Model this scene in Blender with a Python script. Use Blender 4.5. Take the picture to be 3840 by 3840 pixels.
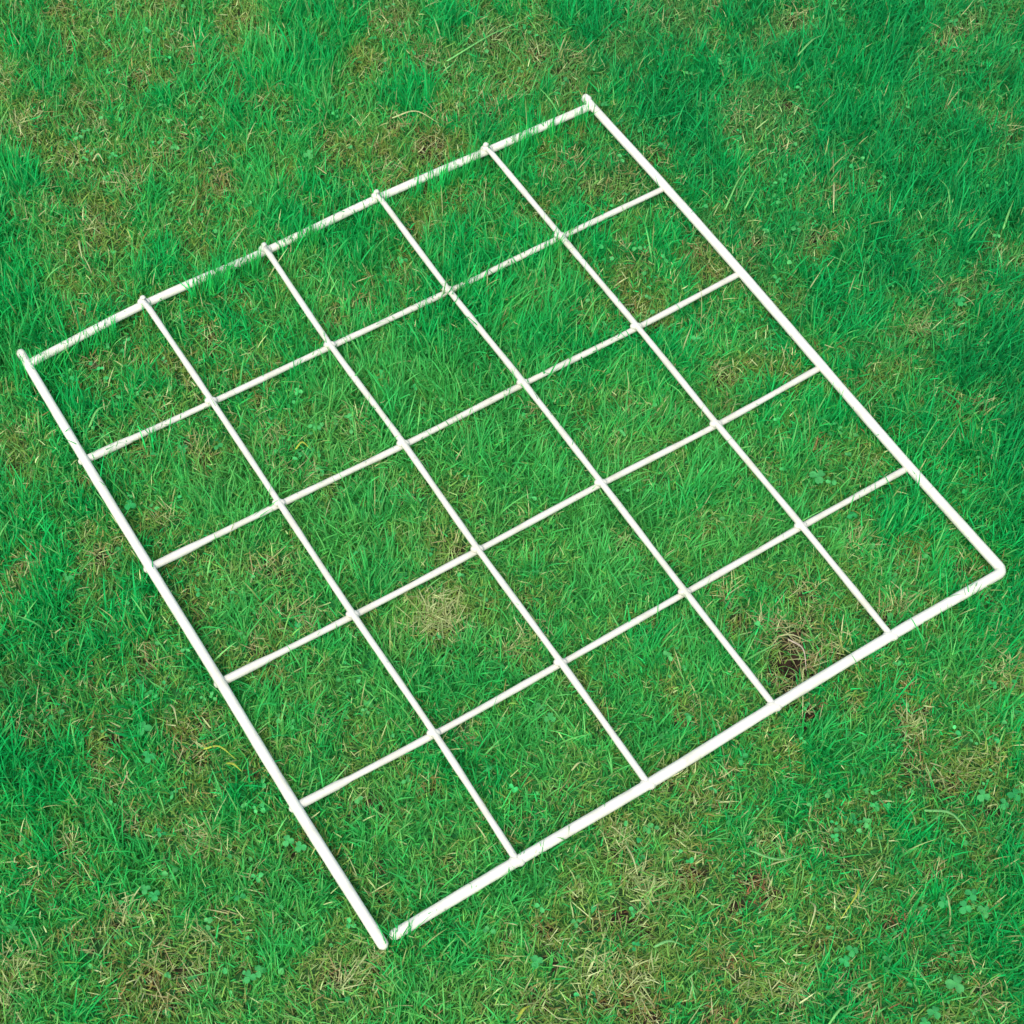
import bpy, math, random
import numpy as np
from mathutils import Vector, Matrix

for o in list(bpy.data.objects): bpy.data.objects.remove(o)
scene = bpy.context.scene
COL = scene.collection

# ---------------------------------------------------------------- camera
cam_d = bpy.data.cameras.new('camera'); cam = bpy.data.objects.new('camera', cam_d); COL.objects.link(cam)
cam.matrix_world = Matrix(((0.999566, -0.015189, -0.025244, -0.0956), (0.0, 0.856852, -0.515562, -0.68784),
                           (0.029462, 0.515338, 0.85648, 1.10777), (0, 0, 0, 1)))
cam_d.sensor_width = 36; cam_d.lens = 36 * 1.784386
cam_d.shift_x = 0.098716; cam_d.shift_y = -0.01112
cam_d.clip_start = 0.01; cam_d.clip_end = 200
scene.camera = cam
scene.render.resolution_x = scene.render.resolution_y = 1024

# ---------------------------------------------------------------- sky, sun, exposure
SUN_EL, SUN_AZ = math.radians(58), math.radians(205)      # azimuth clockwise from +Y: high, behind the camera's left
world = bpy.data.worlds.new('World'); scene.world = world; world.use_nodes = True
wn = world.node_tree; bg = wn.nodes['Background']
sky = wn.nodes.new('ShaderNodeTexSky'); sky.sky_type = 'NISHITA'; sky.sun_disc = False
sky.sun_elevation = SUN_EL; sky.sun_rotation = SUN_AZ; sky.dust_density = 3.0; sky.ozone_density = 1.0
wn.links.new(sky.outputs[0], bg.inputs[0]); bg.inputs[1].default_value = 0.15
sd = bpy.data.lights.new('sun', 'SUN'); sd.energy = 1.35; sd.angle = math.radians(30); sd.color = (1.0, 0.95, 0.86)
sun = bpy.data.objects.new('sun', sd); COL.objects.link(sun)
sdir = Vector((math.sin(SUN_AZ) * math.cos(SUN_EL), math.cos(SUN_AZ) * math.cos(SUN_EL), math.sin(SUN_EL)))
sun.rotation_euler = sdir.to_track_quat('Z', 'Y').to_euler()
scene.view_settings.view_transform = 'Standard'; scene.view_settings.look = 'None'
scene.view_settings.gamma = 1; scene.view_settings.exposure = 1.14
scene.render.engine = 'CYCLES'
scene.cycles.max_bounces = 6; scene.cycles.transmission_bounces = 4; scene.cycles.diffuse_bounces = 4

# ---------------------------------------------------------------- palette and layout data (metres on the ground)
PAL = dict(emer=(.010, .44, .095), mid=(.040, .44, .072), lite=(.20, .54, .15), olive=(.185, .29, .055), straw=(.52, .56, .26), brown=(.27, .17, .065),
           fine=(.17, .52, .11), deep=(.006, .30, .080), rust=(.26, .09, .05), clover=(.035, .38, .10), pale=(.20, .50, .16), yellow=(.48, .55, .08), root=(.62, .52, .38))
NG, NM, NC = 470000, 340000, 2400
DRY = """....................................
.....443565465454556556555533.......
.....554665354344566556445543.......
.....335555345324555555544544.......
.....444443434532356655555443.......
.....3433544445334465554554444......
....22334544354324455543544544......
....11253444354413444534335644......
....44352544343433543453235633......
....44353534323234434455354444......
....22454356432434443246654344......
....223434453547633433556554322.....
....444524554235443324544434433.....
....234444333345332224432334433.....
...3333443334344332223322332322.....
...4433444445333222222134341322.....
...55334543442331123332223532222....
...55334334432221223333232443333....
...33234433323212223334332344422....
...22244543334112222233443443211....
...22343444552211234341343344422....
...124533345423222355434432335333...
..1135533334314332245455421124433...
..2236644321213323333445542233333...
..1125535532314522444433444332222...
..2245534533435632466522326422211...
..4466543423567732445532443322333...
..55554333334556433454325622222455..
..55444333433524542642235631233555..
..44345544323634555643234431234444..
.444445645313644566544342321135533..
.334545445312453455344443443224544..
.3345454452124634551345435652246555.
.3345454452124634552345434653236555.
..........2124634552345434653236555.
...................................."""

SPOTS=[(-0.289,0.371,0.009,'b'),(-0.328,0.285,0.008,'b'),(-0.242,0.405,0.009,'b'),(-0.254,0.29,0.006,'b'),(-0.208,0.266,0.008,'b'),(-0.286,0.261,0.01,'s'),(-0.301,0.171,0.005,'b'),(-0.128,0.277,0.008,'d'),(-0.307,0.216,0.008,'s'),(-0.357,0.451,0.007,'b'),(-0.36,0.329,0.006,'b'),(-0.374,0.317,0.006,'s'),(-0.39,0.368,0.007,'s'),(-0.122,0.132,0.009,'b'),(-0.31,0.317,0.006,'s'),(-0.051,0.397,0.012,'b'),(0.041,0.412,0.009,'b'),(0.071,0.409,0.007,'b'),(-0.071,0.325,0.009,'b'),(-0.051,0.303,0.011,'b'),(0.003,0.346,0.009,'b'),(0.135,0.302,0.009,'b'),(0.103,0.281,0.008,'b'),(0.113,0.198,0.011,'b'),(-0.083,0.278,0.008,'b'),(-0.102,0.148,0.011,'b'),(-0.077,0.437,0.009,'b'),(-0.04,0.335,0.006,'b'),(0.064,0.295,0.01,'b'),(0.035,0.159,0.007,'b'),(0.193,0.465,0.008,'b'),(0.262,0.461,0.009,'b'),(0.398,0.447,0.011,'b'),(0.385,0.424,0.009,'b'),(0.247,0.359,0.007,'d'),(0.241,0.309,0.009,'b'),(0.273,0.268,0.007,'b'),(0.2,0.202,0.008,'b'),(0.154,0.203,0.008,'o'),(0.344,0.171,0.007,'b'),(0.155,0.135,0.008,'b'),(0.321,0.132,0.009,'s'),(0.425,0.335,0.012,'b'),(0.2,0.346,0.007,'s'),(-0.297,0.093,0.008,'b'),(-0.22,0.014,0.009,'b'),(-0.208,0.01,0.006,'b'),(-0.237,-0.04,0.006,'s'),(-0.274,-0.072,0.007,'b'),(-0.163,0.026,0.006,'s'),(-0.157,0.001,0.006,'s'),(-0.131,-0.003,0.007,'s'),(-0.259,-0.119,0.008,'b'),(-0.239,-0.15,0.007,'b'),(-0.156,-0.079,0.011,'b'),(-0.138,-0.119,0.01,'s'),(-0.319,-0.078,0.007,'b'),(-0.333,-0.082,0.006,'b'),(-0.168,-0.139,0.009,'b'),(0.23,0.023,0.008,'o'),(0.181,-0.041,0.007,'o'),(0.14,-0.051,0.006,'o'),(0.155,-0.094,0.007,'s'),(0.21,-0.091,0.007,'b'),(0.162,-0.111,0.007,'d'),(0.195,-0.13,0.008,'d'),(0.194,-0.147,0.01,'d'),(0.205,-0.116,0.007,'b'),(0.199,-0.16,0.006,'s'),(0.261,-0.11,0.007,'b'),(0.32,-0.073,0.006,'b'),(0.354,0.064,0.007,'b'),(0.273,-0.103,0.009,'s'),(0.225,-0.136,0.007,'s'),(0.337,-0.149,0.01,'s'),(0.248,-0.053,0.008,'s'),(0.169,0.088,0.008,'b'),(-0.317,-0.202,0.007,'b'),(-0.197,-0.194,0.008,'b'),(-0.256,-0.206,0.007,'d'),(-0.263,-0.228,0.006,'b'),(-0.252,-0.243,0.006,'b'),(-0.24,-0.262,0.006,'b'),(-0.194,-0.277,0.007,'s'),(-0.204,-0.285,0.003,'s'),(-0.239,-0.325,0.008,'s'),(-0.178,-0.322,0.005,'b'),(-0.255,-0.351,0.006,'b'),(-0.213,-0.347,0.007,'b'),(-0.201,-0.36,0.005,'d'),(-0.195,-0.371,0.005,'b'),(-0.301,-0.355,0.009,'s'),(-0.221,-0.362,0.006,'b'),(-0.111,-0.366,0.009,'b'),(-0.297,-0.307,0.007,'b'),(-0.193,-0.336,0.007,'s'),(-0.161,-0.304,0.006,'b'),(-0.304,-0.379,0.008,'s'),(-0.209,-0.22,0.007,'b'),(-0.212,-0.38,0.006,'b'),(-0.282,-0.283,0.006,'s'),(-0.088,-0.25,0.007,'d'),(-0.083,-0.292,0.006,'d'),(-0.088,-0.354,0.008,'s'),(-0.103,-0.366,0.006,'s'),(-0.028,-0.199,0.007,'s'),(0.009,-0.261,0.006,'b'),(0.069,-0.274,0.01,'s'),(0.081,-0.3,0.01,'s'),(0.05,-0.33,0.008,'o'),(0.055,-0.358,0.01,'s'),(0.074,-0.364,0.009,'s'),(0.026,-0.354,0.006,'d'),(0.032,-0.242,0.006,'d'),(-0.054,-0.385,0.006,'b'),(0.084,-0.386,0.006,'b'),(0.069,-0.322,0.007,'d'),(0.014,-0.378,0.007,'b'),(0.086,-0.313,0.007,'s'),(0.198,-0.188,0.008,'d'),(0.203,-0.181,0.006,'r'),(0.265,-0.195,0.008,'s'),(0.266,-0.221,0.007,'b'),(0.286,-0.243,0.008,'b'),(0.314,-0.254,0.006,'d'),(0.17,-0.279,0.007,'s'),(0.152,-0.301,0.008,'r'),(0.163,-0.309,0.005,'r'),(0.141,-0.317,0.007,'d'),(0.209,-0.314,0.007,'s'),(0.239,-0.329,0.007,'r'),(0.136,-0.354,0.007,'o'),(0.167,-0.37,0.011,'s'),(0.12,-0.384,0.006,'r'),(0.205,-0.368,0.007,'s'),(0.271,-0.353,0.008,'o'),(0.29,-0.367,0.007,'b'),(0.217,-0.38,0.008,'o'),(0.202,-0.273,0.006,'b'),(0.27,-0.295,0.006,'b'),(0.298,-0.223,0.006,'s'),(0.111,-0.294,0.01,'b'),(0.14,-0.227,0.006,'b'),(-0.045,-0.117,0.009,'s'),(-0.036,-0.125,0.006,'b'),(-0.036,-0.057,0.005,'b'),(-0.029,-0.063,0.004,'d'),(0.017,-0.128,0.007,'s'),(0.003,-0.14,0.007,'s'),(-0.103,0.041,0.008,'s'),(-0.095,0.005,0.006,'s'),(0.086,-0.053,0.005,'s'),(0.023,0.053,0.005,'b'),]
STALK_DATA=[
  ([(-0.0782, 0.3284), (-0.0598, 0.3296), (-0.0416, 0.3204)], 0.001, 'straw', 'pale dead stem arching over the lawn above the third square of the top row', 'dry_stem', 'grass stem'),
  ([(-0.0338, 0.3917), (0.0013, 0.4146), (0.0327, 0.4377)], 0.0011, 'lite', 'long light green blade slanting up right near the top edge of the photo', 'grass_strand', 'grass blade'),
  ([(0.2704, 0.2696), (0.2667, 0.2533), (0.2649, 0.2355)], 0.0013, 'straw', 'short thick bleached stem standing alone in the dark grass right of the top corner', 'dry_stem', 'grass stem'),
  ([(0.1816, 0.2405), (0.1919, 0.2622), (0.2036, 0.2825)], 0.001, 'lite', 'upper of two parallel pale blades just outside the frame below the top corner', 'grass_strand', 'grass blade'),
  ([(0.1968, 0.2409), (0.2034, 0.2517), (0.2086, 0.2626)], 0.0009, 'lite', 'lower right one of two parallel pale blades outside the frame below the top corner', 'grass_strand', 'grass blade'),
  ([(0.3589, 0.2431), (0.3572, 0.2592), (0.3523, 0.2736)], 0.0008, 'lite', 'thin blade leaning left over lush grass far right of the top corner', 'grass_strand', 'grass blade'),
  ([(0.3677, 0.2117), (0.3763, 0.2224), (0.3878, 0.2332)], 0.0009, 'lite', 'bent pale blade near the right edge of the photo level with the first square', 'grass_strand', 'grass blade'),
  ([(0.3977, 0.2264), (0.4026, 0.2389), (0.4089, 0.2515)], 0.0011, 'lite', 'upright blade nearest the right edge of the photo above the middle', 'grass_strand', 'grass blade'),
  ([(0.3388, 0.3769), (0.3518, 0.397), (0.3666, 0.4174)], 0.0009, 'lite', 'long pale blade slanting below the rusty patch in the top right corner of the photo', 'grass_strand', 'grass blade'),
  ([(0.191, -0.1334), (0.1982, -0.1439), (0.1995, -0.1582)], 0.0008, 'root', 'pale curled root hanging down the right side of the bare soil hole', 'root', 'root'),
  ([(0.1853, -0.1308), (0.1922, -0.1334), (0.2037, -0.1372)], 0.0007, 'straw', 'dry stem lying across the top of the bare soil hole', 'dry_stem', 'grass stem'),
  ([(0.2662, -0.2546), (0.2803, -0.2592), (0.2916, -0.2732)], 0.0013, 'pale', 'thick pale green stalk curving down right among clover at the lower right', 'grass_strand', 'grass stalk'),
  ([(0.1514, -0.2829), (0.1662, -0.2909), (0.1834, -0.2861)], 0.001, 'pale', 'sagging pale blade above the reddish brown leaf litter below the frame', 'grass_strand', 'grass blade'),
  ([(0.1875, -0.392), (0.1938, -0.3846), (0.2023, -0.3803)], 0.001, 'lite', 'light blade slanting up right at the bottom edge of the photo, right of centre', 'grass_strand', 'grass blade'),
  ([(0.0403, -0.2296), (0.045, -0.2271), (0.0517, -0.2284)], 0.0009, 'straw', 'small straw stem lying flat in the bottom row square left of the soil hole square', 'dry_stem', 'grass stem'),
  ([(0.0857, -0.3451), (0.0934, -0.3436), (0.1009, -0.3444)], 0.0012, 'pale', 'pale blade lying level on the lawn below the bottom rod, left of the reddish litter', 'grass_strand', 'grass blade'),
  ([(0.0002, -0.3903), (0.0035, -0.3861), (0.0079, -0.3829)], 0.0013, 'yellow', 'yellow blade slanting up right at the bottom centre edge of the photo', 'grass_strand', 'yellow blade'),
  ([(-0.0618, -0.374), (-0.0534, -0.3781), (-0.0476, -0.3839)], 0.0009, 'lite', 'light blade sloping down right below the bottom corner of the frame', 'grass_strand', 'grass blade'),
  ([(-0.1967, -0.2179), (-0.1865, -0.219), (-0.176, -0.2262)], 0.0009, 'yellow', 'long yellow-green blade pointing at the left rod above its lowest joint', 'grass_strand', 'yellow blade'),
  ([(-0.1815, -0.2275), (-0.1769, -0.231), (-0.1716, -0.2346)], 0.0012, 'yellow', 'short bright yellow blade beside the left rod, above its lowest joint', 'grass_strand', 'yellow blade'),
  ([(-0.1454, 0.0123), (-0.1405, 0.0139), (-0.1348, 0.0103)], 0.0011, 'yellow', 'tiny yellow blade lying in the second square of the second row', 'grass_strand', 'yellow blade'),
  ([(-0.2925, 0.0289), (-0.287, 0.0381), (-0.2788, 0.0451)], 0.0012, 'lite', 'broad light blade bending up right inside the leftmost square', 'grass_strand', 'grass blade'),
  ([(-0.3722, 0.3114), (-0.3713, 0.3058), (-0.37, 0.2985)], 0.0013, 'straw', 'short straw stub standing upright near the left edge of the photo above the frame', 'dry_stem', 'grass stem'),
  ([(-0.3122, 0.2772), (-0.3075, 0.2782), (-0.3029, 0.272)], 0.0011, 'straw', 'little hooked straw stem beside the brown patch above the left corner of the frame', 'dry_stem', 'grass stem'),
  ([(-0.3157, 0.197), (-0.3134, 0.1868), (-0.311, 0.1775)], 0.0012, 'straw', 'upright dry stem a little above the left part of the top rod', 'dry_stem', 'grass stem'),
  ([(0.0724, -0.2803), (0.0751, -0.2907), (0.0778, -0.301)], 0.0009, 'straw', 'dry stem in the straw-coloured patch just below the middle of the bottom rod', 'dry_stem', 'grass stem'),
  ([(0.1856, -0.3158), (0.186, -0.3225), (0.1811, -0.3359)], 0.001, 'straw', 'whitish upright stem left of the yellowish tuft at the lower right', 'dry_stem', 'grass stem'),
  ([(0.2448, -0.3562), (0.2477, -0.3659), (0.2521, -0.3724)], 0.0009, 'lite', 'dull blade running down right beside the rusty moss near the bottom right clover', 'grass_strand', 'grass blade'),
  ([(0.2564, 0.4062), (0.2678, 0.4165), (0.2793, 0.4269)], 0.0011, 'pale', 'pale blade sloping up right near the top edge, left of the top right corner', 'grass_strand', 'grass blade'),
  ([(0.0563, 0.2077), (0.0591, 0.2112), (0.0675, 0.2166)], 0.001, 'lite', 'curled light blade in the second row square under the top rod', 'grass_strand', 'grass blade'),
  ([(-0.2203, -0.1872), (-0.217, -0.1934), (-0.2147, -0.2021)], 0.001, 'straw', 'pale stem standing among moss left of the left rod below its middle', 'dry_stem', 'grass stem'),
  ([(0.2163, -0.3041), (0.2136, -0.3121), (0.2017, -0.328)], 0.0011, 'yellow', 'long yellow-green blade through the straw tuft at the lower right', 'grass_strand', 'yellow blade')]
CLOVER_PLANTS=[
  (0.2791, -0.3209, [(0, 0, 0.0057, 0.3, 0.024), (-0.012, 0.004, 0.005, 1.2, 0.022), (0.006, 0.009, 0.0055, 2.2, 0.023), (0.013, -0.001, 0.0055, 0, 0.02)], 'clump of pale bluish clover leaves halfway up the lower right of the lawn'),
  (0.2675, -0.3673, [(0, 0, 0.0075, 1.57, 0.023)], 'single large heart-leaved clover near the bottom right corner of the photo'),
  (0.2519, -0.3846, [(0, 0, 0.0053, 0.6, 0.021), (-0.006, -0.006, 0.0045, 1, 0.019)], 'pale clover just left of the large clover near the bottom right corner'),
  (-0.2314, -0.2248, [(0, 0, 0.0057, 1, 0.022)], 'pale round-leaved clover on dark grass left of the left rod'),
  (-0.2363, -0.2052, [(0, 0, 0.0066, 2, 0.023)], 'bright green clover above the pale round-leaved one left of the left rod'),
  (-0.1607, -0.3667, [(0, 0, 0.0053, 1, 0.02), (0.006, 0.004, 0.005, 0, 0.019)], 'bluish clover near the bottom edge, left of the bottom corner of the frame'),
  (-0.2215, -0.3158, [(0, 0, 0.0048, 0, 0.02), (-0.006, 0.004, 0.0045, 1, 0.02)], 'small bluish clover in the dull moss at the lower left'),
  (-0.306, -0.3366, [(0, 0, 0.0053, 1, 0.02)], 'clover at the left edge of the photo near the bottom'),
  (-0.1325, -0.2841, [(0, 0, 0.0048, 2, 0.022), (-0.008, 0.004, 0.005, 0, 0.021)], 'pale clover just outside the left rod below its lowest joint'),
  (0.3242, -0.2447, [(0, 0, 0.0057, 0.5, 0.022), (-0.007, -0.006, 0.005, 1, 0.02)], 'clover nearest the right edge of the photo below the right corner'),
  (0.0127, -0.3566, [(0, 0, 0.0053, 0, 0.021)], 'lone clover in short grass below the middle of the bottom rod'),
  (0.2246, -0.0061, [(0, 0, 0.0075, 1, 0.022)], 'big round pale clover in the square above the one nearest the right corner'),
  (-0.144, 0.2843, [(0, 0, 0.0053, 1, 0.02)], 'greyish clover above the third square of the top rod, by a dark gap'),
  (0.3034, -0.2461, [(0, 0, 0.0057, 2, 0.022)], 'clover left of the edge-most one below the right corner'),
  (0.2024, -0.3527, [(0, 0, 0.0048, 1, 0.02), (0.005, 0.006, 0.005, 1, 0.021)], 'bluish clover below the yellowish straw tuft at the lower right'),
  (0.0205, -0.1868, [(0, 0, 0.0044, 1, 0.02), (0.007, -0.007, 0.005, 0, 0.019)], 'clover in the bottom row square left of the soil hole square'),
  (0.3507, 0.1516, [(0, 0, 0.0053, 1, 0.02)], 'clover in lush grass right of the middle of the right rod'),
  (0.2452, -0.0377, [(0, 0, 0.0048, 1.5, 0.02)], 'clover in the square at the right corner of the frame'),
  (-0.2589, -0.0351, [(0, 0, 0.0053, 1, 0.018)], 'bright clover leaf in the second row square at the left rod')]
ZF = 0.018                        # height of the frame's axis above the soil
rng = np.random.default_rng(7); random.seed(7)

# ---------------------------------------------------------------- fields over the ground
def vnoise(x, y, scale, seed):
    r = np.random.default_rng(seed); T = r.random((64, 64))
    u = x / scale + 1000.3; v = y / scale + 1000.7
    i = np.floor(u).astype(int); j = np.floor(v).astype(int); fu = u - i; fv = v - j
    fu = fu * fu * (3 - 2 * fu); fv = fv * fv * (3 - 2 * fv)
    g = lambda a, b: T[a % 64, b % 64]
    return (g(i, j) * (1 - fu) * (1 - fv) + g(i + 1, j) * fu * (1 - fv) + g(i, j + 1) * (1 - fu) * fv + g(i + 1, j + 1) * fu * fv)
def ground_z(x, y):
    z = (vnoise(x, y, .045, 1) - .5) * .006 + (vnoise(x, y, .015, 2) - .5) * .003
    for hx, hy, hr, hd in HOLES:
        z = z - hd * np.exp(-(((x - hx) ** 2 + ((y - hy) * .7) ** 2) / (hr * hr)))
    return z
HOLES = [(.192, -.151, .008, .013), (.197, -.138, .006, .009), (.187, -.128, .005, .005), (.160, -.116, .007, .004), (.198, -.188, .008, .005), (.205, -.113, .007, .004)]
rows = DRY.split('\n')
DG = np.array([[(float(c) if c != '.' else 3.6 + 2 * math.sin(7.1 * i + 3.3 * j)) for i, c in enumerate(r)] for j, r in enumerate(rows)])
def dryness(x, y):                 # 0 lush ... 1 dry and mossy
    x = x + (vnoise(x, y, .012, 11) - .5) * .016; y = y + (vnoise(x, y, .012, 12) - .5) * .016
    u = (x + .46) / .98 * 35; v = (y + .42) / .96 * 35
    inside = (u > 0) & (u < 34.99) & (v > 0) & (v < 34.99)
    u = np.clip(u, 0, 34.99); v = np.clip(v, 0, 34.99); i = u.astype(int); j = v.astype(int); fu = u - i; fv = v - j
    d = DG[j, i] * (1 - fu) * (1 - fv) + DG[j, i + 1] * fu * (1 - fv) + DG[j + 1, i] * (1 - fu) * fv + DG[j + 1, i + 1] * fu * fv
    far = 1.5 + 5 * vnoise(x, y, .05, 21)
    d = np.where(inside, d, far) / 8.0
    d = d - .09 * np.clip((x - .17) * 8, 0, 1) * np.clip((-.20 - y) * 8, 0, 1)
    d = d - .09 * np.clip((y - .25) * 5, 0, 1) * np.clip((x - .02) * 5, 0, 1)
    return np.clip((d - .40) * 1.25 + .40 + (vnoise(x, y * .8, .017, 13) - .5) * .62 + (vnoise(x, y * .7, .007, 14) - .5) * .62, 0, 1)
def turf_tone(x, y):                  # turf colour: paler yellow-green (+) mid and lower left, deeper bluish green (-) upper right
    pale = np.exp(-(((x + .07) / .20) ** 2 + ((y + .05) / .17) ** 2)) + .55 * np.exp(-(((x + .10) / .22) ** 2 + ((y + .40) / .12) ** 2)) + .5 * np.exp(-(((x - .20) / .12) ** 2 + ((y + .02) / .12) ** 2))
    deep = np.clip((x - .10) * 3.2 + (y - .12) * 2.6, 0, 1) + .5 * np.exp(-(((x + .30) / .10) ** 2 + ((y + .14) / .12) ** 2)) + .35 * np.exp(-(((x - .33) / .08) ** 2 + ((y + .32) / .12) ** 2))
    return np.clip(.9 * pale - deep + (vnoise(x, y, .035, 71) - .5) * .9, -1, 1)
def spots(x, y):
    out = {k: np.zeros_like(x) for k in 'bsdro'}
    n1 = (vnoise(x, y, .006, 61) - .5) + (vnoise(x, y, .0025, 65) - .5); n2 = vnoise(x, y, .006, 62) - .5 + (vnoise(x, y, .0025, 66) - .5)
    for sx, sy, r, k in SPOTS:
        q = np.nonzero((np.abs(x - sx) < 3 * r) & (np.abs(y - sy) < 3 * r))[0]
        if not len(q): continue
        e = np.exp(-(((x[q] + n1[q] * r - sx) ** 2 + (y[q] + n2[q] * r - sy) ** 2) / (r * 1.1) ** 2)); out[k][q] = np.maximum(out[k][q], e * .5 if k == 'd' and math.hypot(sx - .193, sy + .143) > .016 else (e if k != 'd' else e * 1.25))
    dd = dryness(x, y); f = np.clip((vnoise(x, y, .009, 63) - .70) * 5, 0, 1) * np.clip(dd * 1.6 - .15, 0, 1)
    out['b'] = np.maximum(out['b'], f * .8)
    f = np.clip((vnoise(x, y, .011, 64) - .74) * 5, 0, 1) * np.clip(dd * 1.5 - .2, 0, 1); out['s'] = np.maximum(out['s'], f * .7)
    return out

# ---------------------------------------------------------------- materials
def mat(name): 
    m = bpy.data.materials.new(name); m.use_nodes = True
    return m, m.node_tree, m.node_tree.nodes['Principled BSDF']
def leaf_material(name, trans=.35, rough=.5, spec=.3):
    m, nt, b = mat(name); N = nt.nodes; L = nt.links
    at = N.new('ShaderNodeAttribute'); at.attribute_name = 'tint'
    no = N.new('ShaderNodeTexNoise'); no.inputs['Scale'].default_value = 420; no.inputs['Detail'].default_value = 2
    geo = N.new('ShaderNodeNewGeometry'); L.new(geo.outputs['Position'], no.inputs['Vector'])
    mr = N.new('ShaderNodeMapRange'); mr.inputs[3].default_value = .72; mr.inputs[4].default_value = 1.28
    L.new(no.outputs[0], mr.inputs[0])
    mx = N.new('ShaderNodeVectorMath'); mx.operation = 'SCALE'; L.new(at.outputs['Color'], mx.inputs[0]); L.new(mr.outputs[0], mx.inputs['Scale'])
    L.new(mx.outputs[0], b.inputs['Base Color']); b.inputs['Roughness'].default_value = rough
    b.inputs['Specular IOR Level'].default_value = spec
    tr = N.new('ShaderNodeBsdfTranslucent'); L.new(mx.outputs[0], tr.inputs[0])
    ms = N.new('ShaderNodeMixShader'); ms.inputs[0].default_value = trans
    L.new(b.outputs[0], ms.inputs[1]); L.new(tr.outputs[0], ms.inputs[2]); L.new(ms.outputs[0], N['Material Output'].inputs[0])
    return m
M_GRASS = leaf_material('grass_blade', .46, .6, .12); M_MOSS = leaf_material('moss_thatch', .35, .8, .08); M_CLOVER = leaf_material('clover_leaf', .3, .7, .08)
def plastic(name='white_coated_wire', f=1.0):
    m, nt, b = mat(name); N = nt.nodes; L = nt.links
    tc = N.new('ShaderNodeTexCoord'); n = N.new('ShaderNodeTexNoise'); n.inputs['Scale'].default_value = 60; n.inputs['Detail'].default_value = 5
    L.new(tc.outputs['Object'], n.inputs['Vector'])
    cr = N.new('ShaderNodeValToRGB'); e = cr.color_ramp.elements
    e[0].position = .25; e[0].color = (.46 * f, .45 * f, .34 * f, 1); e[1].position = .5; e[1].color = (.56 * f, .545 * f, .445 * f, 1)
    L.new(n.outputs[0], cr.inputs[0]); L.new(cr.outputs[0], b.inputs['Base Color']); b.inputs['Roughness'].default_value = .45
    n2 = N.new('ShaderNodeTexNoise'); n2.inputs['Scale'].default_value = 350; L.new(tc.outputs['Object'], n2.inputs['Vector'])
    bp = N.new('ShaderNodeBump'); bp.inputs['Strength'].default_value = .25; bp.inputs['Distance'].default_value = .0008
    L.new(n2.outputs[0], bp.inputs['Height']); L.new(bp.outputs[0], b.inputs['Normal'])
    return m
M_WIRE = plastic(); M_THIN = plastic('thin_coated_wire', .88)
def soil():
    m, nt, b = mat('soil_and_thatch'); N = nt.nodes; L = nt.links
    tc = N.new('ShaderNodeTexCoord')
    def noise(s, d=6):
        n = N.new('ShaderNodeTexNoise'); n.inputs['Scale'].default_value = s; n.inputs['Detail'].default_value = d; L.new(tc.outputs['Object'], n.inputs['Vector']); return n
    a = noise(260); cr = N.new('ShaderNodeValToRGB'); e = cr.color_ramp.elements
    e[0].position = .3; e[0].color = (.007, .005, .004, 1); e[1].position = .75; e[1].color = (.055, .038, .024, 1)
    L.new(a.outputs[0], cr.inputs[0])
    g = noise(300); cg = N.new('ShaderNodeValToRGB'); e = cg.color_ramp.elements
    e[0].position = .3; e[0].color = (.003, .14, .035, 1); e[1].position = .7; e[1].color = (.04, .28, .06, 1)
    L.new(g.outputs[0], cg.inputs[0])
    at = N.new('ShaderNodeAttribute'); at.attribute_name = 'cover'
    mx = N.new('ShaderNodeMix'); mx.data_type = 'RGBA'; L.new(at.outputs['Fac'], mx.inputs[0]); L.new(cr.outputs[0], mx.inputs[6]); L.new(cg.outputs[0], mx.inputs[7])
    L.new(mx.outputs[2], b.inputs['Base Color']); b.inputs['Roughness'].default_value = .95; b.inputs['Specular IOR Level'].default_value = .1
    bp = N.new('ShaderNodeBump'); bp.inputs['Distance'].default_value = .002; L.new(a.outputs[0], bp.inputs['Height']); L.new(bp.outputs[0], b.inputs['Normal'])
    return m
M_SOIL = soil()

# ---------------------------------------------------------------- mesh helpers
def link(name, me, m, parent=None):
    o = bpy.data.objects.new(name, me); COL.objects.link(o)
    if m: me.materials.append(m)
    if parent: o.parent = parent
    return o
def tag(o, label=None, cat=None, group=None, kind=None):
    for k, v in (('label', label), ('category', cat), ('group', group), ('kind', kind)):
        if v: o[k] = v
def np_mesh(name, V, F, col=None, attr='tint'):
    """V (n,3) verts, F (m,k) faces of one size k"""
    me = bpy.data.meshes.new(name); V = np.ascontiguousarray(V, np.float32); F = np.ascontiguousarray(F, np.int32); k = F.shape[1]
    me.vertices.add(len(V)); me.vertices.foreach_set('co', V.ravel())
    me.loops.add(F.size); me.loops.foreach_set('vertex_index', F.ravel())
    me.polygons.add(len(F)); me.polygons.foreach_set('loop_start', np.arange(len(F), dtype=np.int32) * k)
    me.polygons.foreach_set('use_smooth', np.ones(len(F), bool))
    me.update(calc_edges=True)
    if col is not None:
        a = me.attributes.new(attr, 'FLOAT_COLOR', 'POINT'); c = np.ones((len(V), 4), np.float32); c[:, :3] = col; a.data.foreach_set('color', c.ravel())
    return me
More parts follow.
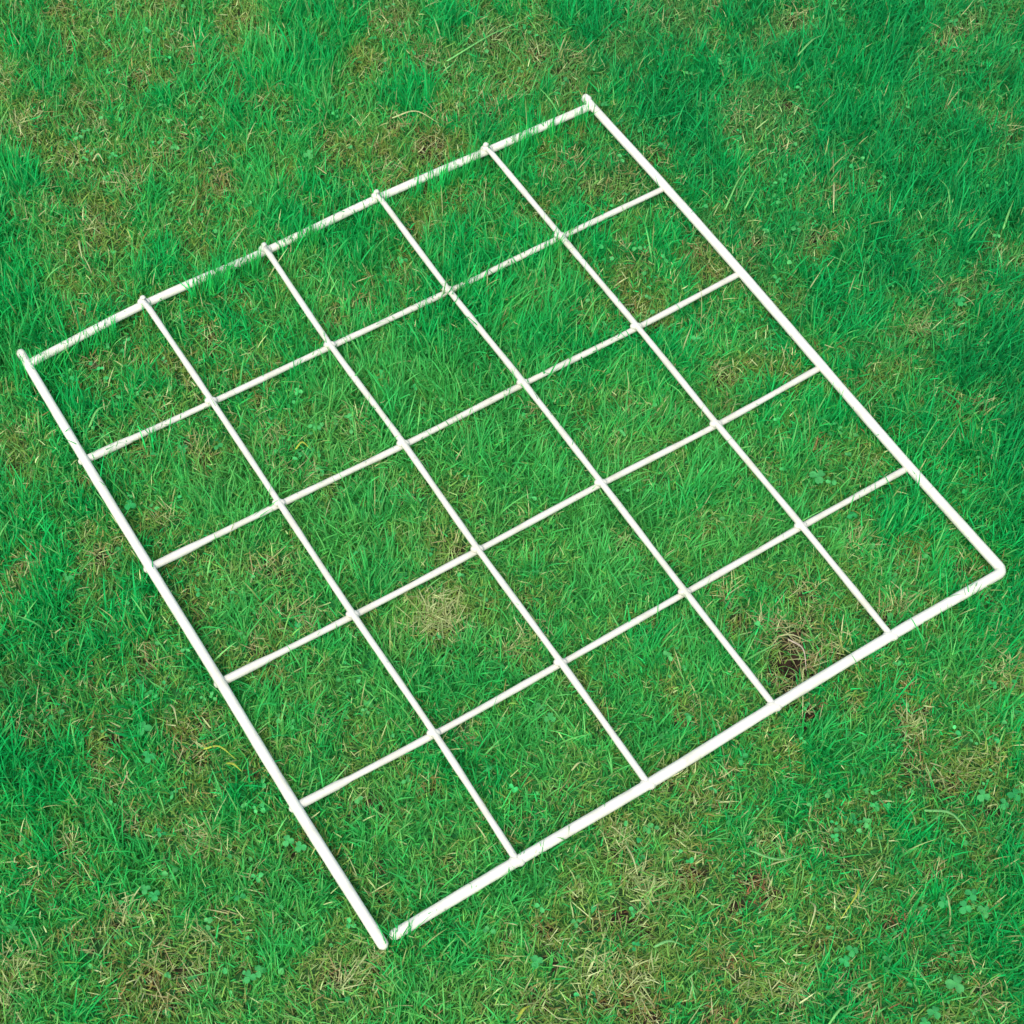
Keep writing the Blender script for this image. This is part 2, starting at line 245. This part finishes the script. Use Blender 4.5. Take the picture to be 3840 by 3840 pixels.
def tube(path, radii, sides=14, cap0=True, cap1=True, wob=0.0, seed=0, flat=1.0):
    """tapered tube along points with rounded ends; returns V, quads"""
    P = [Vector(p) for p in path]; R = list(radii) if hasattr(radii, '__len__') else [radii] * len(P)
    def endcap(p, t, r):
        return [(p + t * r * math.sin(a), r * math.cos(a)) for a in (.45, .95, 1.3, 1.52)]
    pts = [(p, r) for p, r in zip(P, R)]
    t0 = (P[0] - P[1]).normalized(); t1 = (P[-1] - P[-2]).normalized()
    if cap0: pts = list(reversed(endcap(P[0], t0, R[0]))) + pts
    if cap1: pts = pts + endcap(P[-1], t1, R[-1])
    V = []; F = []; r_ = random.Random(seed); up = Vector((0, 0, 1))
    for i, (p, r) in enumerate(pts):
        a = pts[max(i - 1, 0)][0]; b = pts[min(i + 1, len(pts) - 1)][0]; t = (b - a).normalized()
        s = t.cross(up); s = s.normalized() if s.length > 1e-4 else Vector((1, 0, 0)); u = s.cross(t).normalized()
        rr = r * (1 + r_.uniform(-wob, wob))
        for k in range(sides):
            an = 2 * math.pi * k / sides; V.append(p + s * math.cos(an) * rr + u * math.sin(an) * rr * flat)
    for i in range(len(pts) - 1):
        for k in range(sides):
            F.append((i * sides + k, i * sides + (k + 1) % sides, (i + 1) * sides + (k + 1) % sides, (i + 1) * sides + k))
    return [tuple(v) for v in V], F
def merge(parts):
    V = []; F = []
    for v, f in parts: n = len(V); V += v; F += [tuple(i + n for i in q) for q in f]
    return np.array(V), np.array(F)
def catmull(P, n=10):
    P = [Vector(p) for p in P]; Q = [2 * P[0] - P[1]] + P + [2 * P[-1] - P[-2]]; out = []
    for i in range(1, len(Q) - 2):
        for s in range(n):
            t = s / n; a, b, c, d = Q[i - 1:i + 3]
            out.append(.5 * ((2 * b) + (c - a) * t + (2 * a - 5 * b + 4 * c - d) * t * t + (3 * b - a - 3 * c + d) * t ** 3))
    return out + [P[-1]]

# ---------------------------------------------------------------- ground: one sheet, fine under the frame, running out far
c = np.concatenate([-np.geomspace(30, .75, 14), np.linspace(-.7, .7, 320), np.geomspace(.75, 30, 14)])
n = len(c); X, Y = np.meshgrid(c, c); Xf, Yf = X.ravel(), Y.ravel()
idx = np.arange(n * n).reshape(n, n)
F = np.stack([idx[:-1, :-1], idx[:-1, 1:], idx[1:, 1:], idx[1:, :-1]], -1).reshape(-1, 4)
sp = spots(Xf, Yf); cov = np.clip(1.1 - dryness(Xf, Yf) * .7 - 1.7 * sp['d'] - sp['b'] * .7 - sp['r'] - sp['s'] * .5, 0, 1)
me = np_mesh('ground', np.stack([Xf, Yf, ground_z(Xf, Yf)], 1), F, np.repeat(cov[:, None], 3, 1), 'cover')
g = link('ground', me, M_SOIL); tag(g, kind='structure')

# ---------------------------------------------------------------- the quadrat: four outer rods, eight thinner cross wires
NODES = [
[(-0.3419, 0.0799), (-0.2612, 0.1354), (-0.1739, 0.1874), (-0.0894, 0.2415), (-0.0038, 0.2919), (0.0813, 0.3419)],
[(-0.2906, -0.0013), (-0.2069, 0.0488), (-0.123, 0.0997), (-0.0358, 0.1523), (0.0504, 0.2061), (0.1351, 0.2579)],
[(-0.2381, -0.0868), (-0.1552, -0.0358), (-0.0692, 0.0148), (0.0176, 0.0691), (0.1036, 0.1214), (0.1865, 0.175)],
[(-0.1862, -0.172), (-0.1027, -0.1219), (-0.0181, -0.0703), (0.0698, -0.0153), (0.1555, 0.0358), (0.2383, 0.0892)],
[(-0.1346, -0.2579), (-0.0488, -0.2075), (0.0355, -0.1557), (0.1223, -0.1014), (0.2075, -0.0479), (0.2908, 0.0028)],
[(-0.0813, -0.3435), (0.0026, -0.2931), (0.088, -0.241), (0.1748, -0.1853), (0.2591, -0.1324), (0.3421, -0.0815)]]
def nd(i, j, z=0.0): return Vector((*NODES[j][i], ZF + z))
RO, RI = .0034, .00225
def ext(p, q, d, dz=0): v = (p - q).normalized(); r = p + v * d; r.z += dz; return r
quad = bpy.data.objects.new('quadrat', None); COL.objects.link(quad); quad.location = (0, 0, ZF)
tag(quad, 'square white plastic-coated wire sampling frame with twenty-five grid squares lying on the lawn', 'quadrat')
def wire(name, parts):
    V, F_ = merge(parts); V = V - np.array([0, 0, ZF]); me = np_mesh(name, V, F_); return link(name, me, M_WIRE if name == 'frame_rod' else M_THIN, quad)
TOPZ = -.0015
BOW = [0, -.0027, -.0031, -.0025, -.0020, -.0008]        # the left rod bows outwards a little
def lrod(j, z=0.0): return nd(0, j, z) + Vector((BOW[j], 0, 0))
left = [ext(nd(0, 0), nd(0, 1), .0085, .001)] + [lrod(j) for j in range(5)] + [ext(lrod(5), lrod(4), .0028, -.002)]
p = catmull(left, 8); wire('frame_rod', [tube(p, [RO * (.93 + .12 * i / len(p)) for i in range(len(p))], wob=.035, seed=1)])
top = [nd(i, 0, TOPZ) for i in range(6)]; top[0] += Vector((.003, .001, 0))
wire('frame_rod', [tube(catmull(top, 8), RO * .93, wob=.035, seed=2)])
cor = nd(5, 5) + Vector((.0022, .0, 0)); a = ext(cor, nd(5, 4), -.0055); b = ext(cor, nd(4, 5), -.0055)
arc = [(1 - t) ** 2 * a + 2 * t * (1 - t) * cor + t * t * b for t in [k / 8 for k in range(1, 8)]]
rp = catmull([ext(nd(5, 0), nd(5, 1), .005, .002)] + [nd(5, j) for j in range(5)] + [a], 8)
bp_ = catmull([b] + [nd(i, 5) for i in (4, 3, 2, 1)] + [nd(0, 5) + Vector((.008, .004, -.003))], 8)
full = rp + arc + bp_
wire('frame_rod', [tube(full, [RO * (.95 + .1 * min(1, i / 40)) for i in range(len(full))], wob=.035, seed=3)])
def blob(p, r, dx=1.5):
    m = r * dx; return tube([p + Vector((-m * .45, 0, 0)), p, p + Vector((m * .45, 0, 0))], [r, r * 1.08, r], 12)
for i in range(1, 5):
    P = [nd(i, j, RI * .85) for j in range(6)]; P[0].z += RO * .3; P[5].z += -RI * .4
    e1 = ext(P[0], P[1], .0012, .0000); e2 = e1 + Vector((-.0001, .0004, .0010))
    parts = [tube([e2, e1] + catmull(P, 10), [RI * 1.05, RI * 1.15] + [RI * (1 + .06 * math.sin(k * .9 + i)) for k in range(51)], wob=.045, seed=10 + i)]
    for j in range(1, 5): parts.append(blob(nd(i, j, RI * .4), RI * 1.22))
    parts.append(blob(nd(i, 0, .0012), RI * 1.3)); parts.append(blob(nd(i, 5, .0), RO * 1.02, 1.2))
    wire('cross_wire', parts)
for j in range(1, 5):
    P = [nd(i, j, -RI * .85) for i in range(6)]
    P = [ext(lrod(j, -RI * .85), P[1], .0014, -.0008)] + P[1:]
    P[-1] = ext(P[-1], P[-2], -.001)
    wire('cross_wire', [tube(catmull(P, 10), [RI * 1.3] * 4 + [RI * (1 + .06 * math.sin(k * .8 + j)) for k in range(47)], wob=.045, seed=20 + j)])

# bar segments in the plane, for the grass pressed down beside and under them: (x0, y0, x1, y1, radius, chance that a blade still laps over)
SEG = []
for j in range(6):
    for i in range(5):
        a, b = NODES[j][i], NODES[j][i + 1]
        pr = {0: .85, 1: .60 + .15 * (i > 1), 2: .30, 3: .18, 4: .16, 5: .45}[j]
        if j == 5 and i == 0: pr = .28
        SEG.append((*a, *b, RO if j in (0, 5) else RI, pr))
for i in range(6):
    for j in range(5):
        a, b = NODES[j][i], NODES[j + 1][i]
        pr = .05 if i in (0,) else (.07 if i == 5 else (.28 if j < 2 and i > 1 else .10))
        SEG.append((*a, *b, RO if i in (0, 5) else RI, pr))
SEG = np.array(SEG)
LAP = [(-.070, -.334, .008), (-.336, .084, .014), (-.025, .281, .012), (-.055, .262, .008), (.322, -.095, .004), (-.310, .101, .012), (-.150, .203, .014), (-.20, .172, .012)]
_r = np.random.default_rng(9)
for _k in range(24):
    _u = _r.random(); LAP.append((-.34 + .42 * _u, .081 + .262 * _u, _r.uniform(.003, .008)))
for _k in range(9):
    _u = _r.random(); LAP.append((-.25 + .38 * _u, .022 + .233 * _u, _r.uniform(.003, .006)))
def press(P, seed):
    """P (N,K,3) centre lines. Blades that would stand over a bar are laid down under it, apart from a few."""
    r = np.random.default_rng(seed); N, K, _ = P.shape; hit = np.zeros(N, bool); chance = np.zeros(N)
    over = P[:, :, 2] - (ZF - .004)
    E = P[:, :, :2].copy(); E[:, :, 1] += .60 * np.clip(over, 0, None)
    use = over > 0
    for x0, y0, x1, y1, rad, pr in SEG:
        dx, dy = x1 - x0, y1 - y0; L2 = dx * dx + dy * dy
        for k in range(K):
            t = np.clip(((E[:, k, 0] - x0) * dx + (E[:, k, 1] - y0) * dy) / L2, 0, 1)
            d = np.hypot(E[:, k, 0] - x0 - t * dx, E[:, k, 1] - y0 - t * dy)
            h = (d < rad + .0016) & use[:, k]; hit |= h; chance = np.where(h, np.maximum(chance, pr), chance)
    for lx, ly, lr in LAP: chance = np.where(np.hypot(P[:, 0, 0] - lx, P[:, 0, 1] - ly) < lr, .85, chance)
    bad = hit & (r.random(N) > chance)
    base = P[:, :1, :]; Q = P - base
    zmax = np.maximum(Q[:, :, 2].max(1), 1e-4); lim = np.clip((ZF - .006) - base[:, 0, 2], .002, .012)
    s = np.minimum(1, lim / zmax)
    P2 = P.copy(); P2[bad] = (base + Q * np.stack([.45 + 0 * s, .45 + 0 * s, s], 1)[:, None, :])[bad]
    return P2

# ---------------------------------------------------------------- grass
def ribbons(x, y, z, L, W, az, th0, curl, seg, face, col, seed=None, droop_tip=1.0):
    N = len(x); K = seg + 1; P = np.zeros((N, K, 3)); P[:, 0] = np.stack([x, y, z], 1)
    for k in range(1, K):
        th = th0 + curl * ((k - .5) / seg) ** droop_tip
        th = np.minimum(th, 2.2)
        st = (L / seg)[:, None] * np.stack([np.sin(th) * np.cos(az), np.sin(th) * np.sin(az), np.cos(th)], 1)
        P[:, k] = P[:, k - 1] + st
    if seed is not None: P = press(P, seed)
    gz = ground_z(P[:, :, 0], P[:, :, 1]) + .0008
    P[:, 1:, 2] = np.maximum(P[:, 1:, 2], gz[:, 1:])
    side = np.stack([-np.sin(az + face), np.cos(az + face), .15 * np.sin(face * 3)], 1)
    V = np.zeros((N, K, 2, 3))
    prof = np.array([.75, 1.0, .95, .8, .6, .4, .2])
    for k in range(K):
        f = k / seg; w = W * (1 - .1 * (1 - f)) * (1 - f ** 3 * .92)
        V[:, k, 0] = P[:, k] - side * (w / 2)[:, None]; V[:, k, 1] = P[:, k] + side * (w / 2)[:, None]
    b = (np.arange(N) * K * 2)[:, None]; q = np.concatenate([np.array([[0, 1, 3, 2]]) + 2 * k for k in range(seg)])
    F = (b[:, :, None] + q[None]).reshape(-1, 4)
    C = np.repeat(col[:, None, :], K * 2, 1).reshape(-1, 3)
    return V.reshape(-1, 3), F, C
def lerp(a, b, t): return a + (np.asarray(b) - a) * t[:, None]
EMER = np.array(PAL['emer']); MID = np.array(PAL['mid']); LITE = np.array(PAL['lite']); OLIVE = np.array(PAL['olive']); STRAW = np.array(PAL['straw']); BROWN = np.array(PAL['brown']); RUST = np.array(PAL['rust']); FINE = np.array(PAL['fine']); DEEP = np.array(PAL['deep'])
def scatter(n, x0, x1, y0, y1, r): return r.uniform(x0, x1, n), r.uniform(y0, y1, n)
def grass_layer(n, box, seed, wscale=1.0):
    r = np.random.default_rng(seed); x, y = scatter(n, *box, r)
    # tufts: pull roots towards tuft centres
    cell = .009; cx = np.floor(x / cell); cy = np.floor(y / cell)
    h = lambda a, b, s: np.modf(np.abs(np.sin(a * 12.9898 + b * 78.233 + s) * 43758.5453))[0]
    tx = (cx + .2 + .6 * h(cx, cy, 1)) * cell; ty = (cy + .2 + .6 * h(cx, cy, 2)) * cell
    pull = .45 * r.random(n); x = x + (tx - x) * pull; y = y + (ty - y) * pull
    d = dryness(x, y); sp = spots(x, y); bare = np.clip(sp['d'] * 1.3 + sp['r'] * .95 + sp['b'] * .6 + sp['s'] * .45, 0, 1)
    keep = r.random(n) < (1.0 - .62 * d) * (1 - bare) ; x, y, d = x[keep], y[keep], d[keep]; sp = {k: v[keep] for k, v in sp.items()}; n = len(x)
    cx, cy = cx[keep], cy[keep]
    lush = np.clip(1 - d * 1.25, 0, 1)
    L = (.0085 + .0090 * lush + .0045 * vnoise(x, y, .03, 31)) * r.lognormal(0, .34, n); L = np.where(r.random(n) < .03, L * 1.6, L * .94); L = np.clip(L, .006, .042)
    W = r.uniform(.00055, .0012, n) * wscale * (1 + .25 * lush)
    az = h(cx, cy, 3) * 2 * math.pi + r.normal(0, 1.5, n)
    flow = vnoise(x, y, .06, 33) * 4 * math.pi; k = r.random(n) < .25; az = np.where(k, flow + r.normal(0, .5, n), az)
    th0 = np.abs(r.normal(.14, .20, n)); curl = np.abs(r.normal(.35, .38, n)) + .5 * d
    t = r.random(n)
    colr = lerp(np.repeat(EMER[None], n, 0), MID, np.clip(d * 1.5 + r.normal(0, .20, n) - .25, 0, 1))
    colr = lerp(colr, OLIVE, np.clip((d - .38) * 2.2 + r.normal(0, .22, n), 0, .9))
    colr = lerp(colr, LITE, np.clip(np.where(r.random(n) < .13 + .22 * d + .12 * np.clip(turf_tone(x, y), 0, 1), r.uniform(.3, 1.0, n), 0), 0, 1))
    dead = r.random(n) < (.006 + .05 * d * d + .45 * sp['s'] + .22 * sp['b']); colr = np.where(dead[:, None], lerp(np.repeat(STRAW[None], n, 0), OLIVE, r.random(n) * .7), colr)
    sn = turf_tone(x, y); colr = lerp(colr, FINE, np.clip(sn, 0, 1) * .5 * (1 - dead)); colr = lerp(colr, DEEP, np.clip(-sn, 0, 1) * .62 * (1 - dead))
    colr = colr * (r.lognormal(0, .13, n) * (.92 + .16 * vnoise(x, y, .02, 35)))[:, None]
    return ribbons(x, y, ground_z(x, y), L, W, az, th0, curl, 5, r.uniform(-.9, .9, n), np.clip(colr, 0, .8), seed + 1)
def moss_layer(n, box, seed, wscale=1.0):
    r = np.random.default_rng(seed); x, y = scatter(n, *box, r); d = dryness(x, y); sp = spots(x, y)
    keep = r.random(n) < (.35 + .65 * d) * (1 - .97 * np.clip(sp['d'] * 1.1, 0, 1)); x, y, d = x[keep], y[keep], d[keep]; sp = {k: v[keep] for k, v in sp.items()}; n = len(x)
    L = r.uniform(.004, .011, n) * (1 + .7 * sp['s']); W = r.uniform(.0005, .0010, n) * wscale; az = r.uniform(0, 2 * math.pi, n)
    up = r.random(n) ** 1.3 * (.003 + .009 * (1 - sp['d']))
    th0 = r.uniform(.3, 1.5, n); curl = r.normal(.2, .9, n)
    colr = lerp(np.repeat(MID[None], n, 0), OLIVE, np.clip(d * 1.5 + r.normal(-.25, .25, n), 0, 1))
    colr = np.where((r.random(n) < .75 * (1 - d))[:, None], EMER[None], colr)
    pb = np.clip(.01 + .16 * d * d + .75 * sp['b'] + .25 * sp['s'] + .3 * sp['d'] + .5 * sp['o'], 0, 1)
    colr = np.where((r.random(n) < pb)[:, None], lerp(np.repeat(BROWN[None], n, 0), OLIVE, r.random(n) * .6), colr)
    colr = np.where((r.random(n) < .6 * sp['o'] + .85 * sp['r'])[:, None], RUST[None], colr)
    colr = np.where((r.random(n) < .03 + .10 * d + .55 * sp['s'] + .18 * sp['b'] + .12 * sp['d'] + .08 * sp['r'])[:, None], lerp(np.repeat(STRAW[None], n, 0), OLIVE, r.random(n) * .6), colr)
    sn = turf_tone(x, y); colr = lerp(colr, FINE, np.clip(sn, 0, 1) * .35); colr = lerp(colr, DEEP, np.clip(-sn, 0, 1) * .4)
    colr = colr * r.lognormal(0, .2, n)[:, None]
    return ribbons(x, y, ground_z(x, y) + up, L, W, az, th0, curl, 3, r.uniform(-1.2, 1.2, n), np.clip(colr, 0, .8), seed + 1)
def straw_tufts():                 # matted dead fibres lying over the dry spots
    r = np.random.default_rng(404); xs, ys, cs, Ls = [], [], [], []
    for sx, sy, rad, k in SPOTS + [(-.047, -.115, .016, 'S'), (.184, -.126, .010, 'h'), (.200, -.128, .012, 'h'), (.205, -.146, .008, 'h'), (.190, -.165, .010, 'h'), (.178, -.118, .012, 'h')]:
        n = {'s': 17, 'b': 8, 'd': 3, 'r': 8, 'o': 6, 'S': 170, 'h': 26}[k] * (1 if k in 'Sh' else rad / .008); n = int(n)
        xs.append(sx + r.normal(0, rad * .6, n)); ys.append(sy + r.normal(0, rad * .6, n)); t = r.random(n)
        cs.append(lerp(np.repeat(STRAW[None], n, 0), BROWN if k in 'bdrh' else OLIVE * 1.2, t * (.9 if k in 'bdrh' else .7))); Ls.append(r.uniform(.007, .019, n))
    x, y, c_, L = map(np.concatenate, (xs, ys, cs, Ls)); kp = np.hypot(x - .194, (y + .147) * .7) > .0085; x, y, c_, L = x[kp], y[kp], c_[kp] * .85, L[kp]; n = len(x)
    return ribbons(x, y, ground_z(x, y) + r.uniform(.004, .012, n), L, r.uniform(.00045, .0009, n), r.uniform(0, 6.28, n), r.uniform(.9, 1.6, n), r.normal(.2, .6, n), 5, r.uniform(-.6, .6, n), c_ * r.lognormal(0, .15, n)[:, None], 405)
def stuff(name, layers, m, label):
    V = []; F = []; Cc = []; n = 0
    for v, f, c_ in layers: V.append(v); F.append(f + n); Cc.append(c_); n += len(v)
    o = link(name, np_mesh(name, np.concatenate(V), np.concatenate(F), np.concatenate(Cc)), m); tag(o, label, name.replace('_', ' '), kind='stuff'); return o
BOX = (-.50, .56, -.47, .58)
def ring(fn, n, seed):            # sparser, coarser cover for the lawn beyond the picture
    out = []
    for k, b in enumerate([(-1.4, -.50, -1.2, 1.5), (.56, 1.5, -1.2, 1.5), (-.50, .56, .58, 1.5), (-.50, .56, -1.2, -.47)]):
        a = (b[1] - b[0]) * (b[3] - b[2]); out.append(fn(int(n * a / 6.5), b, seed + 10 * k, 2.2))
    return out
def lap_tufts():
    r = np.random.default_rng(77); xs, ys = [], []
    for lx, ly, lr in LAP:
        k = int(4200 * lr); xs.append(lx + r.uniform(-lr, lr, k)); ys.append(ly - .010 + .55 * (xs[-1] - lx) + r.uniform(-.003, .006, k))
    x, y = np.concatenate(xs), np.concatenate(ys); n = len(x)
    c_ = lerp(np.repeat(EMER[None], n, 0), MID, r.random(n)) * r.lognormal(0, .25, n)[:, None]
    return ribbons(x, y, ground_z(x, y), r.uniform(.020, .036, n), r.uniform(.0006, .0013, n), r.normal(1.57, .8, n), np.abs(r.normal(.1, .15, n)), np.abs(r.normal(.3, .3, n)), 5, r.uniform(-.9, .9, n), c_)
stuff('grass', [grass_layer(NG, BOX, 101), lap_tufts()] + ring(grass_layer, 150000, 300), M_GRASS, 'short green lawn grass growing all around and through the wire frame')
stuff('moss', [moss_layer(NM, BOX, 201), straw_tufts()] + ring(moss_layer, 60000, 500), M_MOSS, 'olive moss and dead thatch at the foot of the grass')

# ---------------------------------------------------------------- clover and other small leaves
def leaflet(size, fold=.35, notch=.12, ratio=.85):
    """heart-shaped leaflet from its foot at the origin along +X, folded along the midrib"""
    U = [0, .12, .3, .5, .7, .86, .96]; H = [.04, .22, .40, .49, .47, .34, .16]; V = []; F = []
    for u, h in zip(U, H):
        for s in (-1, -.5, 0, .5, 1):
            x = u * size * (1 - (notch * (1 - abs(s)) if u > .8 else 0)) - (.04 * size * abs(s) if u < .3 else 0); y_ = s * h * size * ratio
            V.append((x, y_, abs(y_) * fold - .25 * (x / size) ** 2 * size))
    for i in range(len(U) - 1):
        for k in range(4): F.append((i * 5 + k, i * 5 + k + 1, (i + 1) * 5 + k + 1, (i + 1) * 5 + k))
    return np.array(V), np.array(F)
def rotz(a): return np.array([[math.cos(a), -math.sin(a), 0], [math.sin(a), math.cos(a), 0], [0, 0, 1]])
def roty(a): return np.array([[math.cos(a), 0, math.sin(a)], [0, 1, 0], [-math.sin(a), 0, math.cos(a)]])
r = np.random.default_rng(5); Vs = []; Fs = []; Cs = []; n0 = 0
for k in range(NC):
    x, y = r.uniform(-.46, .52), r.uniform(-.42, .52)
    w = .25 + .75 * (vnoise(np.array([x]), np.array([y]), .07, 44)[0] > .55) + (.45 if x > .2 else 0)
    if r.random() > w: continue
    dmin = 9
    for x0, y0, x1, y1, rad, pr in SEG:
        t = min(1, max(0, ((x - x0) * (x1 - x0) + (y - y0) * (y1 - y0)) / ((x1 - x0) ** 2 + (y1 - y0) ** 2))); dmin = min(dmin, math.hypot(x - x0 - t * (x1 - x0), y - y0 - t * (y1 - y0)))
    if dmin < .009: continue
    s = r.uniform(.0020, .0042); a0 = r.uniform(0, 6.3); z = r.uniform(.008, .016); tilt = rotz(r.uniform(0, 6.3)) @ roty(r.normal(0, .35))
    c0 = np.array(PAL['clover']) * .8 * r.lognormal(0, .2); c0 = c0 + (LITE - c0) * r.uniform(0, .35)
    nl = int(r.choice([1, 1, 2, 3, 3]))
    for q in range(nl):
        V_, F_ = leaflet(s, r.uniform(.1, .6), .12, r.uniform(.7, .95)); V_ = V_ @ (tilt @ rotz(a0 + q * 2.094 + r.normal(0, .3)) @ roty(r.normal(0, .35))).T + [x + r.normal(0, .0008), y + r.normal(0, .0008), z + r.normal(0, .001)]
        Vs.append(V_); Fs.append(F_ + n0); n0 += len(V_); Cs.append(np.repeat(np.clip(c0 * r.uniform(.85, 1.15), 0, .7)[None], len(V_), 0))
o = link('clover', np_mesh('clover', np.concatenate(Vs), np.concatenate(Fs), np.concatenate(Cs)), M_CLOVER)
tag(o, 'small clover and weed leaves scattered low among the grass', 'clover', kind='stuff')

def clover_plant(x, y, spec, label):
    root = bpy.data.objects.new('clover_plant', None); COL.objects.link(root); gz = float(ground_z(np.array([x]), np.array([y]))[0]); root.location = (x, y, gz)
    tag(root, label, 'clover', 'clover plants showing above the grass')
    rr = random.Random(int((x + y) * 1e5))
    for (dx, dy, size, a0, h) in spec:
        h -= .0045; size *= .86
        top_ = Vector((dx, dy, h)); V_, F_ = tube([(dx * .2, dy * .2, .001), (dx * .6, dy * .6, h * .6), top_], [.0006, .0005, .0004], 6)
        V_ = np.array(V_); cst = np.repeat(np.array(PAL['mid'])[None], len(V_), 0)
        st = link('leaf_stalk', np_mesh('leaf_stalk', V_, np.array(F_), cst), M_CLOVER, root)
        tilt = rotz(rr.uniform(0, 6.3)) @ roty(rr.gauss(.0, .2)); c0 = np.array(PAL['clover']) * rr.uniform(.62, .85); c0 = c0 + (LITE - c0) * rr.uniform(0, .25)
        for q in range(3):
            V2, F2 = leaflet(size, rr.uniform(.1, .35), .14, rr.uniform(.85, 1.0)); V2 = V2 @ (tilt @ rotz(a0 + q * 2.094 + rr.gauss(0, .1))).T + np.array([dx, dy, h])
            link('leaflet', np_mesh('leaflet', V2, F2, np.repeat((c0 * rr.uniform(.9, 1.1))[None], len(V2), 0)), M_CLOVER, st)
for x, y, spec, label in CLOVER_PLANTS: clover_plant(x, y, spec, label)

# ---------------------------------------------------------------- single long blades and dead stems one can pick out
for pts, w, ck, label, name, cat in STALK_DATA:
    w *= .8; P = [Vector((px, py, z)) for (px, py), z in zip(pts, (.013, .020, .017))]
    C_ = catmull(P, 7); k = len(C_); W_ = [w * (.55 + .45 * math.sin(math.pi * min(1, .15 + i / k))) * (1 - .75 * (i / k) ** 2) for i in range(k)]
    V_, F_ = tube(C_, W_, 8, flat=.45 if ck != 'root' else 1.0, wob=.08, seed=len(label))
    col_ = np.array(PAL[ck]); nv = len(V_); cc = np.repeat(col_[None], nv, 0) * (1 + .18 * np.sin(np.arange(nv) / 19.0))[:, None]
    o = link(name, np_mesh(name, np.array(V_), np.array(F_), cc), M_GRASS); tag(o, label, cat)
